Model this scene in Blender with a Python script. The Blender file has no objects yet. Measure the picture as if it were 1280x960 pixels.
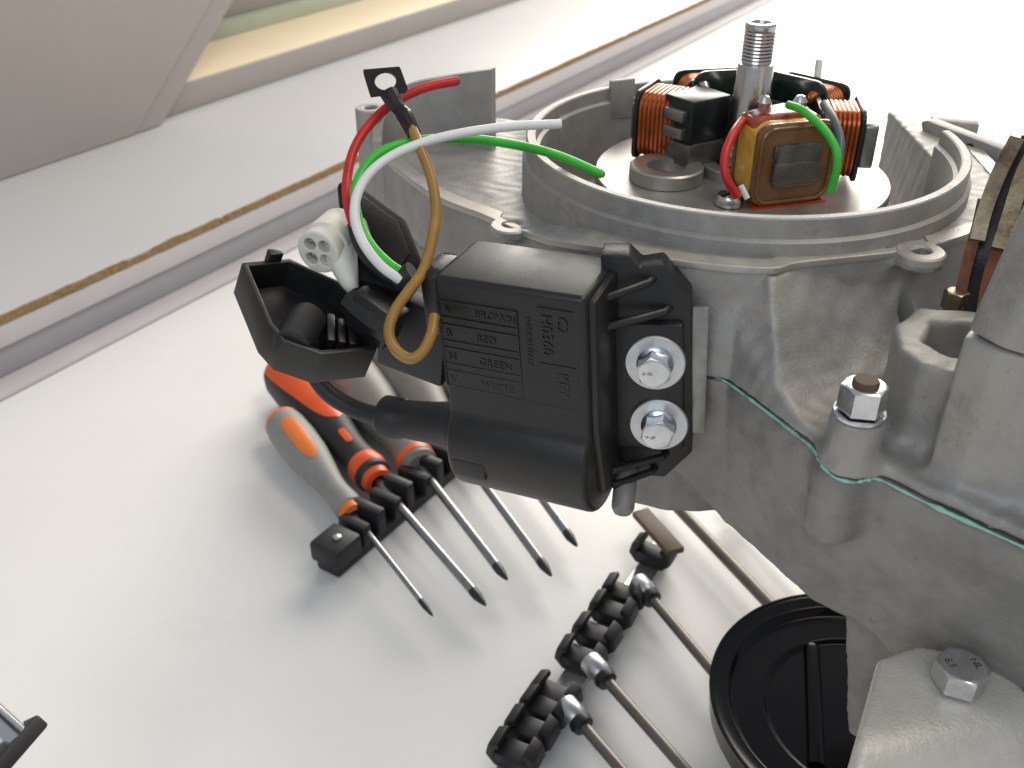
import bpy, bmesh, math, random
import numpy as np
from mathutils import Matrix, Vector
random.seed(4); rng = np.random.default_rng(4)
S = bpy.context.scene
# ------------------------------------------------------------------ camera, world, light
TH = math.radians(32.0); HC = 0.34; FP = 1244.4          # pitch, camera height, focal length in photo pixels
cam = bpy.data.cameras.new('camera'); co = bpy.data.objects.new('camera', cam); S.collection.objects.link(co)
cam.lens = 35.0; cam.sensor_width = 36.0; cam.clip_start = 0.01; cam.clip_end = 50
co.location = (0, 0, HC); co.rotation_euler = (math.pi / 2 - TH, 0, 0)
cam.dof.use_dof = True; cam.dof.focus_distance = 0.275; cam.dof.aperture_fstop = 26
S.camera = co
w = bpy.data.worlds.new('World'); S.world = w; w.use_nodes = True
w.node_tree.nodes['Background'].inputs[0].default_value = (0.86, 0.91, 1.0, 1)
w.node_tree.nodes['Background'].inputs[1].default_value = 0.33
def area(name, loc, target, sx, sy, power, col):
    l = bpy.data.lights.new(name, 'AREA'); l.shape = 'RECTANGLE'; l.size = sx; l.size_y = sy; l.energy = power; l.color = col
    o = bpy.data.objects.new(name, l); S.collection.objects.link(o); o.location = loc
    o.rotation_euler = (Vector(target) - Vector(loc)).to_track_quat('-Z', 'Y').to_euler()
    return o
area('window_light', (0.70, 2.60, 1.00), (0.15, 0.35, 0.15), 1.9, 1.25, 62, (1.0, 0.945, 0.86))
area('ceiling_lamp', (0.60, 0.30, 1.45), (0.0, 0.35, 0.0), 0.9, 0.35, 6.5, (1.0, 0.89, 0.74))
area('front_fill', (-0.45, -1.1, 1.25), (0.05, 0.3, 0.15), 1.2, 0.9, 7, (0.80, 0.90, 1.0))  # added fill from the camera side, brightens the engine front
S.view_settings.view_transform = 'Standard'; S.view_settings.look = 'None'; S.view_settings.gamma = 1
S.view_settings.exposure = 0.2
S.render.engine = 'CYCLES'

# ------------------------------------------------------------------ calibration helper (photo pixel -> point at a chosen height or depth)
_f = np.array([0, math.cos(TH), -math.sin(TH)]); _u = np.array([0, math.sin(TH), math.cos(TH)]); _c = np.array([0, 0, HC])
def ray(x, y): return _f + np.array([(x - 640) / FP, 0, 0]) - (y - 480) / FP * _u
def P(x, y, z=None, d=None):
    v = ray(x, y)
    return _c + v * ((z - HC) / v[2] if z is not None else d)

# ------------------------------------------------------------------ materials
def mat(name, col, rough=0.5, metal=0.0, var=0.12, vscale=60, bump=0.0, bscale=400, col2=None, spots=None, coat=0.0, rvar=0.1, spec=0.5):
    m = bpy.data.materials.new(name); m.use_nodes = True; nt = m.node_tree; N = nt.nodes; L = nt.links
    b = N['Principled BSDF']; b.inputs['Metallic'].default_value = metal; b.inputs['Coat Weight'].default_value = coat
    b.inputs['Specular IOR Level'].default_value = spec
    tc = N.new('ShaderNodeTexCoord')
    n1 = N.new('ShaderNodeTexNoise'); n1.inputs['Scale'].default_value = vscale; n1.inputs['Detail'].default_value = 6; n1.inputs['Roughness'].default_value = 0.62
    L.new(tc.outputs['Object'], n1.inputs['Vector'])
    r = N.new('ShaderNodeValToRGB'); r.color_ramp.elements[0].position = 0.3; r.color_ramp.elements[1].position = 0.7
    c2 = col2 or tuple(min(1, c * (1 + var)) for c in col); c1 = tuple(c * (1 - var) for c in col) if not col2 else col
    r.color_ramp.elements[0].color = (*c1, 1); r.color_ramp.elements[1].color = (*c2, 1)
    L.new(n1.outputs['Fac'], r.inputs['Fac']); out = r.outputs['Color']
    if spots:                                               # (scale, threshold, colour, strength)
        for (sc, th, scol, st) in spots:
            n2 = N.new('ShaderNodeTexNoise'); n2.inputs['Scale'].default_value = sc; n2.inputs['Detail'].default_value = 5; n2.inputs['Roughness'].default_value = 0.7
            L.new(tc.outputs['Object'], n2.inputs['Vector'])
            r2 = N.new('ShaderNodeValToRGB'); r2.color_ramp.elements[0].position = th; r2.color_ramp.elements[1].position = min(1, th + 0.12)
            r2.color_ramp.elements[0].color = (0, 0, 0, 1); r2.color_ramp.elements[1].color = (st, st, st, 1)
            L.new(n2.outputs['Fac'], r2.inputs['Fac'])
            mx = N.new('ShaderNodeMixRGB'); L.new(r2.outputs['Color'], mx.inputs[0]); L.new(out, mx.inputs[1]); mx.inputs[2].default_value = (*scol, 1); out = mx.outputs[0]
    L.new(out, b.inputs['Base Color'])
    mr = N.new('ShaderNodeMapRange'); mr.inputs['To Min'].default_value = max(0.03, rough - rvar); mr.inputs['To Max'].default_value = min(1, rough + rvar)
    L.new(n1.outputs['Fac'], mr.inputs['Value']); L.new(mr.outputs['Result'], b.inputs['Roughness'])
    if bump:
        n3 = N.new('ShaderNodeTexNoise'); n3.inputs['Scale'].default_value = bscale; n3.inputs['Detail'].default_value = 4
        L.new(tc.outputs['Object'], n3.inputs['Vector'])
        bp = N.new('ShaderNodeBump'); bp.inputs['Strength'].default_value = bump; bp.inputs['Distance'].default_value = 0.00022
        L.new(n3.outputs['Fac'], bp.inputs['Height']); L.new(bp.outputs['Normal'], b.inputs['Normal'])
    return m
M = {}
M['bench'] = mat('white_laminate', (0.86, 0.845, 0.815), 0.34, 0, 0.02, 7, 0.06, 900, spots=[(11, 0.58, (0.74, 0.72, 0.68), 0.35), (34, 0.66, (0.66, 0.63, 0.58), 0.35), (300, 0.70, (0.42, 0.38, 0.33), 0.6)], rvar=0.08)
M['sill'] = mat('sill_laminate_shaded', (0.60, 0.60, 0.60), 0.30, 0, 0.02, 8, 0.03, 700, spots=[(20, 0.7, (0.6, 0.6, 0.58), 0.4)], rvar=0.06)  # white laminate, its shade put into the greyed base colour
M['chip'] = mat('raw_chipboard', (0.17, 0.10, 0.04), 0.9, 0, 0.3, 420, 1.0, 900, col2=(0.42, 0.29, 0.14), spots=[(600, 0.58, (0.06, 0.035, 0.015), 0.85)])
M['pale_edge'] = mat('pale_edge_strip', (0.62, 0.58, 0.58), 0.5, 0, 0.03, 30, 0.05, 500)
M['grey_profile'] = mat('grey_profile', (0.40, 0.385, 0.40), 0.45, 0, 0.05, 25, 0.05, 500)
M['taupe'] = mat('taupe_panel', (0.42, 0.38, 0.35), 0.55, 0, 0.03, 12, 0.08, 700)
M['cream'] = mat('cream_frame', (0.88, 0.74, 0.52), 0.5, 0, 0.02, 12)
M['green_trim'] = mat('green_trim', (0.42, 0.46, 0.36), 0.6, 0, 0.05, 40)
CS = [(26, 0.50, (0.42, 0.375, 0.31), 0.5), (60, 0.56, (0.24, 0.22, 0.195), 0.5), (230, 0.625, (0.13, 0.12, 0.105), 0.5), (1100, 0.70, (0.66, 0.66, 0.65), 0.45)]
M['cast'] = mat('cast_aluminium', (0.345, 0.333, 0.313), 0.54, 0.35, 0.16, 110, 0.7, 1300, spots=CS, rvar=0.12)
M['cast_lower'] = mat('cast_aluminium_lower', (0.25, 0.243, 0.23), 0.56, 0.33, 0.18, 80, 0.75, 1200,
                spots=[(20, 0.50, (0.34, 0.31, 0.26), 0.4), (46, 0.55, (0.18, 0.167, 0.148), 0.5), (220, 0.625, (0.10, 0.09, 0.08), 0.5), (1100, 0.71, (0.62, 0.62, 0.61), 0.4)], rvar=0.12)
M['cast_top'] = mat('cast_aluminium_machined_edge', (0.46, 0.43, 0.385), 0.45, 0.4, 0.14, 130, 0.4, 1300, spots=[(60, 0.56, (0.28, 0.25, 0.21), 0.5), (300, 0.66, (0.14, 0.12, 0.10), 0.5)])
M['machined'] = mat('machined_aluminium', (0.42, 0.40, 0.37), 0.4, 0.75, 0.12, 120, 0.12, 1200, spots=[(120, 0.62, (0.3, 0.27, 0.23), 0.5)])
M['steel'] = mat('bright_steel', (0.62, 0.61, 0.58), 0.22, 1.0, 0.1, 150, 0.05, 1500)
M['zinc'] = mat('zinc_plated_steel', (0.66, 0.67, 0.68), 0.26, 1.0, 0.12, 300, 0.08, 1500, spots=[(300, 0.63, (0.42, 0.38, 0.3), 0.5)])
M['washer'] = mat('zinc_washer', (0.60, 0.61, 0.63), 0.38, 0.9, 0.1, 200, 0.1, 1500)
M['chrome'] = mat('chrome', (0.72, 0.72, 0.73), 0.12, 1.0, 0.05, 60)
M['shaft'] = mat('blade_steel', (0.33, 0.335, 0.34), 0.3, 0.9, 0.1, 200)
M['tip'] = mat('blackened_tip', (0.05, 0.05, 0.05), 0.4, 0.5, 0.2, 200)
M['rod'] = mat('driver_rod_steel', (0.19, 0.172, 0.152), 0.42, 0.6, 0.1, 150)
M['black'] = mat('black_plastic', (0.013, 0.0128, 0.0122), 0.37, 0, 0.18, 160, 0.30, 2600, spots=[(120, 0.64, (0.035, 0.03, 0.025), 0.35), (1400, 0.74, (0.10, 0.09, 0.08), 0.25)], rvar=0.10)
M['emboss'] = mat('black_plastic_relief', (0.016, 0.016, 0.015), 0.40, 0, 0.15, 300)
M['rubber'] = mat('black_rubber', (0.016, 0.016, 0.017), 0.5, 0, 0.2, 120, 0.2, 1800, spots=[(500, 0.7, (0.09, 0.09, 0.085), 0.3)])
M['dull'] = mat('dull_black_plastic', (0.007, 0.007, 0.007), 0.55, 0, 0.2, 160, 0.3, 1600, spec=0.16)
M['clip'] = mat('black_clip_plastic', (0.012, 0.012, 0.013), 0.5, 0, 0.2, 200, 0.1, 1500)
M['enamel'] = mat('black_enamel', (0.0022, 0.0022, 0.0024), 0.15, 0, 0.1, 50, spec=0.22, rvar=.03)
M['white_plastic'] = mat('off_white_plastic', (0.70, 0.68, 0.60), 0.5, 0, 0.06, 250, 0.15, 1500, spots=[(250, 0.66, (0.45, 0.38, 0.28), 0.5)])
M['w_red'] = mat('red_wire', (0.56, 0.02, 0.018), 0.42, 0, 0.18, 140, 0.3, 900, spots=[(170, 0.62, (0.26, 0.02, 0.015), 0.6)])
M['w_green'] = mat('green_wire', (0.045, 0.50, 0.04), 0.42, 0, 0.18, 140, 0.3, 900, spots=[(170, 0.63, (0.03, 0.24, 0.02), 0.6)])
M['w_white'] = mat('white_wire', (0.78, 0.78, 0.77), 0.42, 0, 0.05, 100, spots=[(200, 0.68, (0.5, 0.46, 0.4), 0.4)])
M['w_brown'] = mat('brown_wire', (0.33, 0.18, 0.04), 0.38, 0, 0.2, 120, spots=[(150, 0.62, (0.16, 0.08, 0.02), 0.6)])
M['w_blue'] = mat('blue_grey_sleeve', (0.07, 0.11, 0.13), 0.4, 0, 0.2, 100)
M['copper'] = mat('enamelled_copper', (0.34, 0.085, 0.025), 0.3, 0.75, 0.2, 160, col2=(0.60, 0.18, 0.055))
M['copper_dark'] = mat('varnished_copper', (0.22, 0.07, 0.035), 0.3, 0.6, 0.25, 200)
M['lam'] = mat('laminated_iron', (0.16, 0.15, 0.13), 0.38, 0.7, 0.25, 250, 0.3, 1500, spots=[(200, 0.62, (0.26, 0.2, 0.13), 0.5)])
M['lamlight'] = mat('pole_shoe_iron', (0.30, 0.30, 0.28), 0.36, 0.85, 0.15, 250, 0.2, 1500)
M['cheek'] = mat('dark_bobbin', (0.012, 0.016, 0.014), 0.35, 0, 0.2, 150)
M['pcb'] = mat('dark_green_bobbin', (0.008, 0.022, 0.017), 0.25, 0, 0.3, 200, coat=0.4, spots=[(420, 0.70, (0.50, 0.12, 0.04), 0.9)])
M['varnish'] = mat('brown_varnished_card', (0.15, 0.062, 0.02), 0.28, 0, 0.25, 150, coat=0.4, col2=(0.22, 0.10, 0.035))
M['lacquer'] = mat('red_lacquer', (0.25, 0.025, 0.01), 0.18, 0, 0.3, 250, 0.3, 500, coat=0.6, col2=(0.36, 0.05, 0.012))
M['yellowtape'] = mat('amber_tape', (0.55, 0.27, 0.02), 0.25, 0, 0.3, 200, 0.2, 700, coat=0.5, col2=(0.72, 0.42, 0.05))
M['rust'] = mat('rusty_steel', (0.17, 0.065, 0.03), 0.65, 0.3, 0.35, 220, 0.5, 1200, spots=[(150, 0.55, (0.05, 0.028, 0.02), 0.8), (300, 0.65, (0.33, 0.2, 0.1), 0.5)])
M['bar'] = mat('brown_steel_bar', (0.11, 0.08, 0.055), 0.55, 0.1, 0.25, 200, 0.3, 1200, spec=.2)
M['oily'] = mat('oily_dark_iron', (0.022, 0.018, 0.018), 0.28, 0.3, 0.4, 120, 0.3, 800)
M['brass'] = mat('oily_brass_plate', (0.27, 0.215, 0.14), 0.32, 0.8, 0.3, 200, 0.3, 700, spots=[(70, 0.5, (0.10, 0.05, 0.025), 0.75), (260, 0.6, (0.05, 0.03, 0.02), 0.7)])
M['gasket'] = mat('green_gasket_sealant', (0.32, 0.60, 0.50), 0.5, 0, 0.15, 300, 0.5, 900, spots=[(110, 0.55, (0.12, 0.20, 0.16), 0.9), (420, 0.58, (0.45, 0.75, 0.66), 0.6)])
M['seam'] = mat('dark_gasket', (0.10, 0.10, 0.09), 0.7, 0, 0.2, 300)
M['bracket'] = mat('stand_galvanised', (0.66, 0.62, 0.55), 0.42, 0.25, 0.08, 120, 0.8, 1100, spots=[(90, 0.62, (0.36, 0.29, 0.2), 0.4)])
M['or'] = mat('orange_plastic', (0.78, 0.105, 0.022), 0.36, 0, 0.08, 100)
M['or2'] = mat('orange_plastic_light', (0.80, 0.20, 0.03), 0.4, 0, 0.08, 100)
M['grip'] = mat('grey_grip', (0.27, 0.265, 0.25), 0.55, 0, 0.08, 120, 0.15, 1500)
M['grip_d'] = mat('taupe_grip', (0.20, 0.185, 0.16), 0.5, 0, 0.1, 120, 0.15, 1500)
M['blackgrip'] = mat('black_grip', (0.022, 0.022, 0.024), 0.55, 0, 0.15, 120, 0.15, 1500)
M['alu_strip'] = mat('rail_strip', (0.66, 0.64, 0.62), 0.3, 0.8, 0.06, 100)

# ------------------------------------------------------------------ builders
MW = {}
def tag(o, label=None, cat=None, group=None, kind=None):
    if label: o['label'] = label
    if cat: o['category'] = cat
    if group: o['group'] = group
    if kind: o['kind'] = kind
    return o
def empty(name, mw, label, cat, group=None):
    o = bpy.data.objects.new(name, None); S.collection.objects.link(o); o.empty_display_size = 0.01
    mw = Matrix.Translation(mw) if not isinstance(mw, Matrix) else mw
    o.matrix_world = mw; MW[o] = mw
    return tag(o, label, cat, group)
def obj(name, geo, m, parent=None, smooth=True, ang=35, local=False):
    """geo: (V, F) in world coordinates (or the root's own when local) -> ONE mesh object"""
    V, F = geo; V = np.asarray(V, dtype=np.float64)
    mw = MW.get(parent)
    if mw is not None and not local:
        inv = np.array(mw.inverted()); V = V @ inv[:3, :3].T + inv[:3, 3]
    me = bpy.data.meshes.new(name)
    if isinstance(F, np.ndarray):
        k = F.shape[1]
        me.vertices.add(len(V)); me.vertices.foreach_set('co', V.astype(np.float32).ravel())
        me.loops.add(F.size); me.loops.foreach_set('vertex_index', F.astype(np.int32).ravel())
        me.polygons.add(len(F)); me.polygons.foreach_set('loop_start', np.arange(0, F.size, k, dtype=np.int32)); me.polygons.foreach_set('loop_total', np.full(len(F), k, dtype=np.int32))
        me.update(calc_edges=True)
    else:
        me.from_pydata([tuple(v) for v in V], [], [tuple(f) for f in F])
        bm = bmesh.new(); bm.from_mesh(me); bmesh.ops.recalc_face_normals(bm, faces=bm.faces); bm.to_mesh(me); bm.free()
    me.materials.append(M[m] if isinstance(m, str) else m)
    me.polygons.foreach_set('use_smooth', [smooth] * len(me.polygons))
    if smooth and ang: me.set_sharp_from_angle(angle=math.radians(ang))
    o = bpy.data.objects.new(name, me); S.collection.objects.link(o)
    if parent is not None: o.parent = parent; MW[o] = mw
    return o
def join(*gs):
    V = []; F = []; n = 0
    for v, f in gs:
        V.append(np.asarray(v, dtype=float)); F += [tuple(i + n for i in q) for q in f]; n += len(v)
    return np.vstack(V), F
def xf(g, m):
    m = np.array(m); return np.asarray(g[0]) @ m[:3, :3].T + m[:3, 3], g[1]
def frame(o, x=None, z=None, y=None):
    """4x4 from origin and two of the axes"""
    if z is not None:
        z = Vector(z).normalized(); x = Vector(x if x is not None else (1, 0, 0)); x = (x - z * x.dot(z)).normalized(); y = z.cross(x)
    else:
        x = Vector(x).normalized(); y = Vector(y); y = (y - x * y.dot(x)).normalized(); z = x.cross(y)
    m = Matrix((x, y, z)).transposed().to_4x4(); m.translation = Vector(o); return m
def from_bm(bm):
    bm.verts.ensure_lookup_table(); bm.verts.index_update()
    r = (np.array([v.co[:] for v in bm.verts]), [tuple(v.index for v in f.verts) for f in bm.faces]); bm.free(); return r
def box(x0, x1, y0, y1, z0, z1, bev=0.0, seg=2):
    bm = bmesh.new(); bmesh.ops.create_cube(bm, size=1)
    for v in bm.verts: v.co = ((x0 + x1) / 2 + v.co.x * (x1 - x0), (y0 + y1) / 2 + v.co.y * (y1 - y0), (z0 + z1) / 2 + v.co.z * (z1 - z0))
    if bev: bmesh.ops.bevel(bm, geom=bm.edges[:], offset=bev, segments=seg, profile=0.5, affect='EDGES')
    return from_bm(bm)
def prism(poly, z0, z1, bev=0.0, seg=2):
    bm = bmesh.new(); vs = [bm.verts.new((p[0], p[1], z0)) for p in poly]; f = bm.faces.new(vs)
    r = bmesh.ops.extrude_face_region(bm, geom=[f])
    for v in r['geom']:
        if isinstance(v, bmesh.types.BMVert): v.co.z = z1
    bmesh.ops.recalc_face_normals(bm, faces=bm.faces)
    if bev:
        bmesh.ops.bevel(bm, geom=[e for e in bm.edges if e.calc_face_angle(0) > 0.35], offset=bev, segments=seg, profile=0.5, affect='EDGES')
    return from_bm(bm)
def lathe(prof, n=48, a0=0.0, a1=2 * math.pi, close=False):
    """profile (r, z) spun round z; close joins last ring to first (tube section)"""
    full = abs(a1 - a0 - 2 * math.pi) < 1e-6; k = n if full else n + 1; m = len(prof)
    A = np.linspace(a0, a1, n + 1)[:k]
    V = np.array([(r * math.cos(a), r * math.sin(a), z) for a in A for r, z in prof]); F = []
    for i in range(n):
        j = (i + 1) % k
        for p in range(m if close else m - 1):
            q = (p + 1) % m
            F.append((i * m + p, j * m + p, j * m + q, i * m + q))
    if not full and close:
        F.append(tuple(range(m))); F.append(tuple(range((k - 1) * m, k * m)))
    if not close and full:
        F.append(tuple(i * m for i in range(k))); F.append(tuple(i * m + m - 1 for i in range(k)))
    return V, F
def catmull(pts, k=10):
    p = [np.array(q, float) for q in pts]; p = [2 * p[0] - p[1]] + p + [2 * p[-1] - p[-2]]; o = []
    for i in range(1, len(p) - 2):
        for t in np.linspace(0, 1, k, endpoint=False):
            a, b, c, d = p[i - 1:i + 3]
            o.append(0.5 * (2 * b + (c - a) * t + (2 * a - 5 * b + 4 * c - d) * t * t + (3 * b - a - 3 * c + d) * t ** 3))
    o.append(p[-2]); return np.array(o)
def tube(pts, r, n=12, k=10, smooth=True, taper=None, closed=False):
    c = catmull(pts, k) if smooth else np.array(pts, float); m = len(c)
    T = np.gradient(c, axis=0)
    if closed: T = np.roll(c, -1, 0) - np.roll(c, 1, 0)
    T /= np.linalg.norm(T, axis=1)[:, None]
    u = np.cross(T[0], (0.1, 0.2, 1)); u /= np.linalg.norm(u); V = []; A = np.linspace(0, 2 * math.pi, n, endpoint=False)
    for i in range(m):
        u = u - T[i] * u.dot(T[i]); u /= np.linalg.norm(u); v = np.cross(T[i], u)
        rr = r if taper is None else r * np.interp(i / (m - 1), *taper)
        for a in A: V.append(c[i] + rr * (math.cos(a) * u + math.sin(a) * v))
    F = [(i * n + j, i * n + (j + 1) % n, (i + 1) * n + (j + 1) % n, (i + 1) * n + j) for i in range(m - 1) for j in range(n)]
    if closed: F += [((m - 1) * n + j, (m - 1) * n + (j + 1) % n, (j + 1) % n, j) for j in range(n)]
    else: F += [tuple(range(n)), tuple(range((m - 1) * n, m * n))]
    return np.array(V), F
def hexhead(af, h, ch=0.55, flange=None, n=48):
    """hex prism with chamfered corners, base at z=0; optional (radius, thickness) collar below"""
    a = af / 2; V = []; F = []; rc = a * 0.96
    rr = [a / math.cos(((t + math.pi / 6) % (math.pi / 3)) - math.pi / 6) for t in np.linspace(0, 2 * math.pi, n, endpoint=False)]
    for i, t in enumerate(np.linspace(0, 2 * math.pi, n, endpoint=False)):
        c, s = math.cos(t), math.sin(t); zt = h - max(0, rr[i] - rc) * ch
        V += [(rr[i] * c, rr[i] * s, 0), (rr[i] * c, rr[i] * s, zt), (rc * c, rc * s, h), (rc * .86 * c, rc * .86 * s, h + 0.00005)]
    for i in range(n):
        j = (i + 1) % n
        for k in range(3): F.append((i * 4 + k, j * 4 + k, j * 4 + k + 1, i * 4 + k + 1))
    F += [tuple(i * 4 for i in range(n)), tuple(i * 4 + 3 for i in range(n))]
    return np.array(V), F
def rrect(w, h, r, k=6):
    p = []
    for cx, cy, a in ((w / 2 - r, h / 2 - r, 0), (-w / 2 + r, h / 2 - r, 90), (-w / 2 + r, -h / 2 + r, 180), (w / 2 - r, -h / 2 + r, 270)):
        for i in range(k + 1):
            t = math.radians(a + 90 * i / k); p.append((cx + r * math.cos(t), cy + r * math.sin(t)))
    return p
def ptxt(body, size, ext=0.00012):
    cu = bpy.data.curves.new('t', 'FONT'); cu.body = body; cu.size = size; cu.extrude = ext; cu.align_x = 'LEFT'; cu.resolution_u = 3
    t = bpy.data.objects.new('t', cu); S.collection.objects.link(t)
    dg = bpy.context.evaluated_depsgraph_get(); dg.update(); me = bpy.data.meshes.new_from_object(t.evaluated_get(dg))
    g = (np.array([v.co[:] for v in me.vertices]), [tuple(p.vertices) for p in me.polygons])
    bpy.data.objects.remove(t); bpy.data.curves.remove(cu); bpy.data.meshes.remove(me)
    return g
# ---- signed distance helpers for castings (fillets come from the smooth union)
class Grid:
    def __init__(s, lo, hi, h):
        s.lo = np.array(lo, np.float32); s.h = h; n = np.ceil((np.array(hi) - np.array(lo)) / h).astype(int) + 1
        ax = [s.lo[i] + h * np.arange(n[i], dtype=np.float32) for i in range(3)]
        s.X = ax[0][:, None, None]; s.Y = ax[1][None, :, None]; s.Z = ax[2][None, None, :]
    def poly(s, pts):
        x = s.X[:, :, 0]; y = s.Y[:, :, 0]; d = np.full((x.shape[0], y.shape[1]), 1e9, np.float32); ins = np.zeros(d.shape, bool); n = len(pts)
        for i in range(n):
            ax, ay = pts[i]; bx, by = pts[(i + 1) % n]; ex, ey = bx - ax, by - ay; wx = x - ax; wy = y - ay
            t = np.clip((wx * ex + wy * ey) / (ex * ex + ey * ey), 0, 1); d = np.minimum(d, (wx - ex * t) ** 2 + (wy - ey * t) ** 2)
            c = ((ay <= y) & (by > y)) | ((ay > y) & (by <= y))
            ins ^= c & (wx < ex * wy / (ey if abs(ey) > 1e-9 else 1e-9))
        return (np.sqrt(d) * np.where(ins, -1, 1)).astype(np.float32)[:, :, None]
    def cyl(s, cx, cy, r): return np.sqrt((s.X - cx) ** 2 + (s.Y - cy) ** 2) - np.float32(r)
    def mesh(s, D):
        D = np.broadcast_to(D, (s.X.shape[0], s.Y.shape[1], s.Z.shape[2])).astype(np.float32, copy=True)
        for a in range(3):
            sl = [slice(None)] * 3
            for e in (0, -1): sl[a] = e; D[tuple(sl)] = np.maximum(D[tuple(sl)], s.h * 0.5)
        neg = D < 0; n = D.shape
        cnt = np.zeros((n[0] - 1, n[1] - 1, n[2] - 1), np.uint8)
        for i in (0, 1):
            for j in (0, 1):
                for k in (0, 1): cnt += neg[i:n[0] - 1 + i, j:n[1] - 1 + j, k:n[2] - 1 + k]
        I = np.argwhere((cnt > 0) & (cnt < 8)); ids = np.full(cnt.shape, -1, np.int64); ids[tuple(I.T)] = np.arange(len(I))
        acc = np.zeros((len(I), 3)); num = np.zeros(len(I)); cor = [(i, j, k) for i in (0, 1) for j in (0, 1) for k in (0, 1)]
        for a in cor:
            for b in cor:
                if sum(b) == sum(a) + 1 and all(y >= x for x, y in zip(a, b)):
                    da = D[I[:, 0] + a[0], I[:, 1] + a[1], I[:, 2] + a[2]]; db = D[I[:, 0] + b[0], I[:, 1] + b[1], I[:, 2] + b[2]]
                    m = (da < 0) != (db < 0); t = np.where(m, da / np.where(m, da - db, 1), 0)
                    pt = np.array(a) + t[:, None] * (np.array(b) - np.array(a)); acc += pt * m[:, None]; num += m
        V = (I + acc / num[:, None]) * s.h + s.lo; F = []
        for a in range(3):
            b, c = (a + 1) % 3, (a + 2) % 3
            s0 = [slice(None)] * 3; s1 = [slice(None)] * 3; s0[a] = slice(0, -1); s1[a] = slice(1, None)
            ch = neg[tuple(s0)] != neg[tuple(s1)]; E = np.argwhere(ch)
            ok = (E[:, b] > 0) & (E[:, c] > 0) & (E[:, b] < n[b] - 1) & (E[:, c] < n[c] - 1); E = E[ok]
            sg = neg[tuple(E.T)]; q = []
            for db, dc in ((1, 1), (0, 1), (0, 0), (1, 0)):
                e = E.copy(); e[:, b] -= db; e[:, c] -= dc; q.append(ids[tuple(e.T)])
            q = np.stack(q, 1); q[~sg] = q[~sg][:, ::-1]; F.append(q)
        return V, np.vstack(F)
def smin(a, b, k):
    h = np.clip(0.5 + 0.5 * (b - a) / k, 0, 1); return b + (a - b) * h - k * h * (1 - h)
def smax(a, b, k): return -smin(-a, -b, k)
def rmax(a, b, r):                                           # intersection with a rounded edge
    return np.minimum(np.maximum(a, b), -r) + np.sqrt(np.maximum(a + r, 0) ** 2 + np.maximum(b + r, 0) ** 2)

# ================================================================== THE SETTING
tag(obj('bench_top', box(-2.2, 3.0, -1.0, 4.5, -0.03, 0.0, 0.002), 'bench', smooth=False), kind='structure')
JD = np.array([.5225, .8526, 0]); JN = np.array([-.8526, .5225, 0]); J = np.array([-.30678, .54411, 0])
JM = frame(J, x=JD, y=JN)                                    # x along the sill, y away from the bench
def sill(name, g, m, ang=30): return tag(obj(name, xf(g, JM), m, ang=ang), kind='structure')
T0, T1 = -0.9, 2.3
sill('skirting_foot', box(T0, T1, 0.0, 0.030, 0.0005, 0.0034, 0.001), 'pale_edge')
sill('skirting_profile', box(T0, T1, 0.0195, 0.034, 0.0036, 0.0242, 0.001), 'grey_profile')
sill('sill_support', box(T0, T1, 0.0160, 0.20, 0.0245, 0.0390, 0.0008), 'pale_edge')
sill_b = sill('sill_board', box(T0, T1, 0.0172, 0.42, 0.0393, 0.0445, 0.0), 'sill')
# raw chipboard front edge: a strip with a chipped, uneven upper lip
n = 900; xs = np.linspace(T0, T1, n); V = []; F = []
chips = 0.0448 + np.convolve(rng.normal(0, 1, n), np.ones(3) / 3, 'same') * 0.0004 - 0.0016 * (np.convolve(rng.random(n), np.ones(5) / 5, 'same') > 0.66)
for i, x in enumerate(xs):
    dy = rng.normal(0, 0.00025)
    V += [(x, 0.0158 + dy, 0.0392), (x, 0.0156 + rng.normal(0, 0.0003), 0.0418), (x, 0.0158 + dy, chips[i]), (x, 0.0176, chips[i] + 0.0001), (x, 0.0176, 0.0392)]
for i in range(n - 1):
    for k in range(5): F.append((i * 5 + k, (i + 1) * 5 + k, (i + 1) * 5 + (k + 1) % 5, i * 5 + (k + 1) % 5))
o = obj('chipboard_edge', xf((V, F), JM), 'chip', smooth=False); tag(o, kind='structure')
sill('window_ledge', box(T0, T1, 0.250, 0.352, 0.0450, 0.0715, 0.001), 'cream')
sill('ledge_face', box(T0, T1, 0.2465, 0.2495, 0.0450, 0.0705, 0.0006), 'taupe')
sill('window_trim', box(T0, T1, 0.353, 0.372, 0.0450, 0.087, 0.001), 'green_trim')
sill('window_frame', box(T0, T1, 0.373, 0.40, 0.0450, 0.30, 0.001), 'taupe')
# leaning taupe panel: big sheet and a narrow edge strip beside its seam
lp = empty('leaning_panel', Vector(J) + Vector(JN) * .24, 'large taupe panel standing slanted on the white window sill', 'panel')
def slantpoly(t0a, t0b, t1a, t1b, z0=.0452, z1=.40):
    k = (0.437 - .3225) / (.141 - .045); return [(t0a + (0 if t0a < -.5 else k * (z0 - .045)), z0), (t0b + k * (z0 - .045), z0), (t0b + k * (z1 - .045), z1), (t0a + (0 if t0a < -.5 else k * (z1 - .045)), z1)]
JP = JM @ Matrix.Rotation(math.pi / 2, 4, 'X')              # local x along the sill, local y up, local z towards the bench
obj('panel_sheet', xf(prism(slantpoly(-0.9, .2895, 0, 0), -.2445, -.2300, .0008), JP), 'taupe', lp)
obj('edge_strip', xf(prism(slantpoly(.2905, .3225, 0, 0), -.2445, -.2310, .0008), JP), 'taupe', lp)

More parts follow.
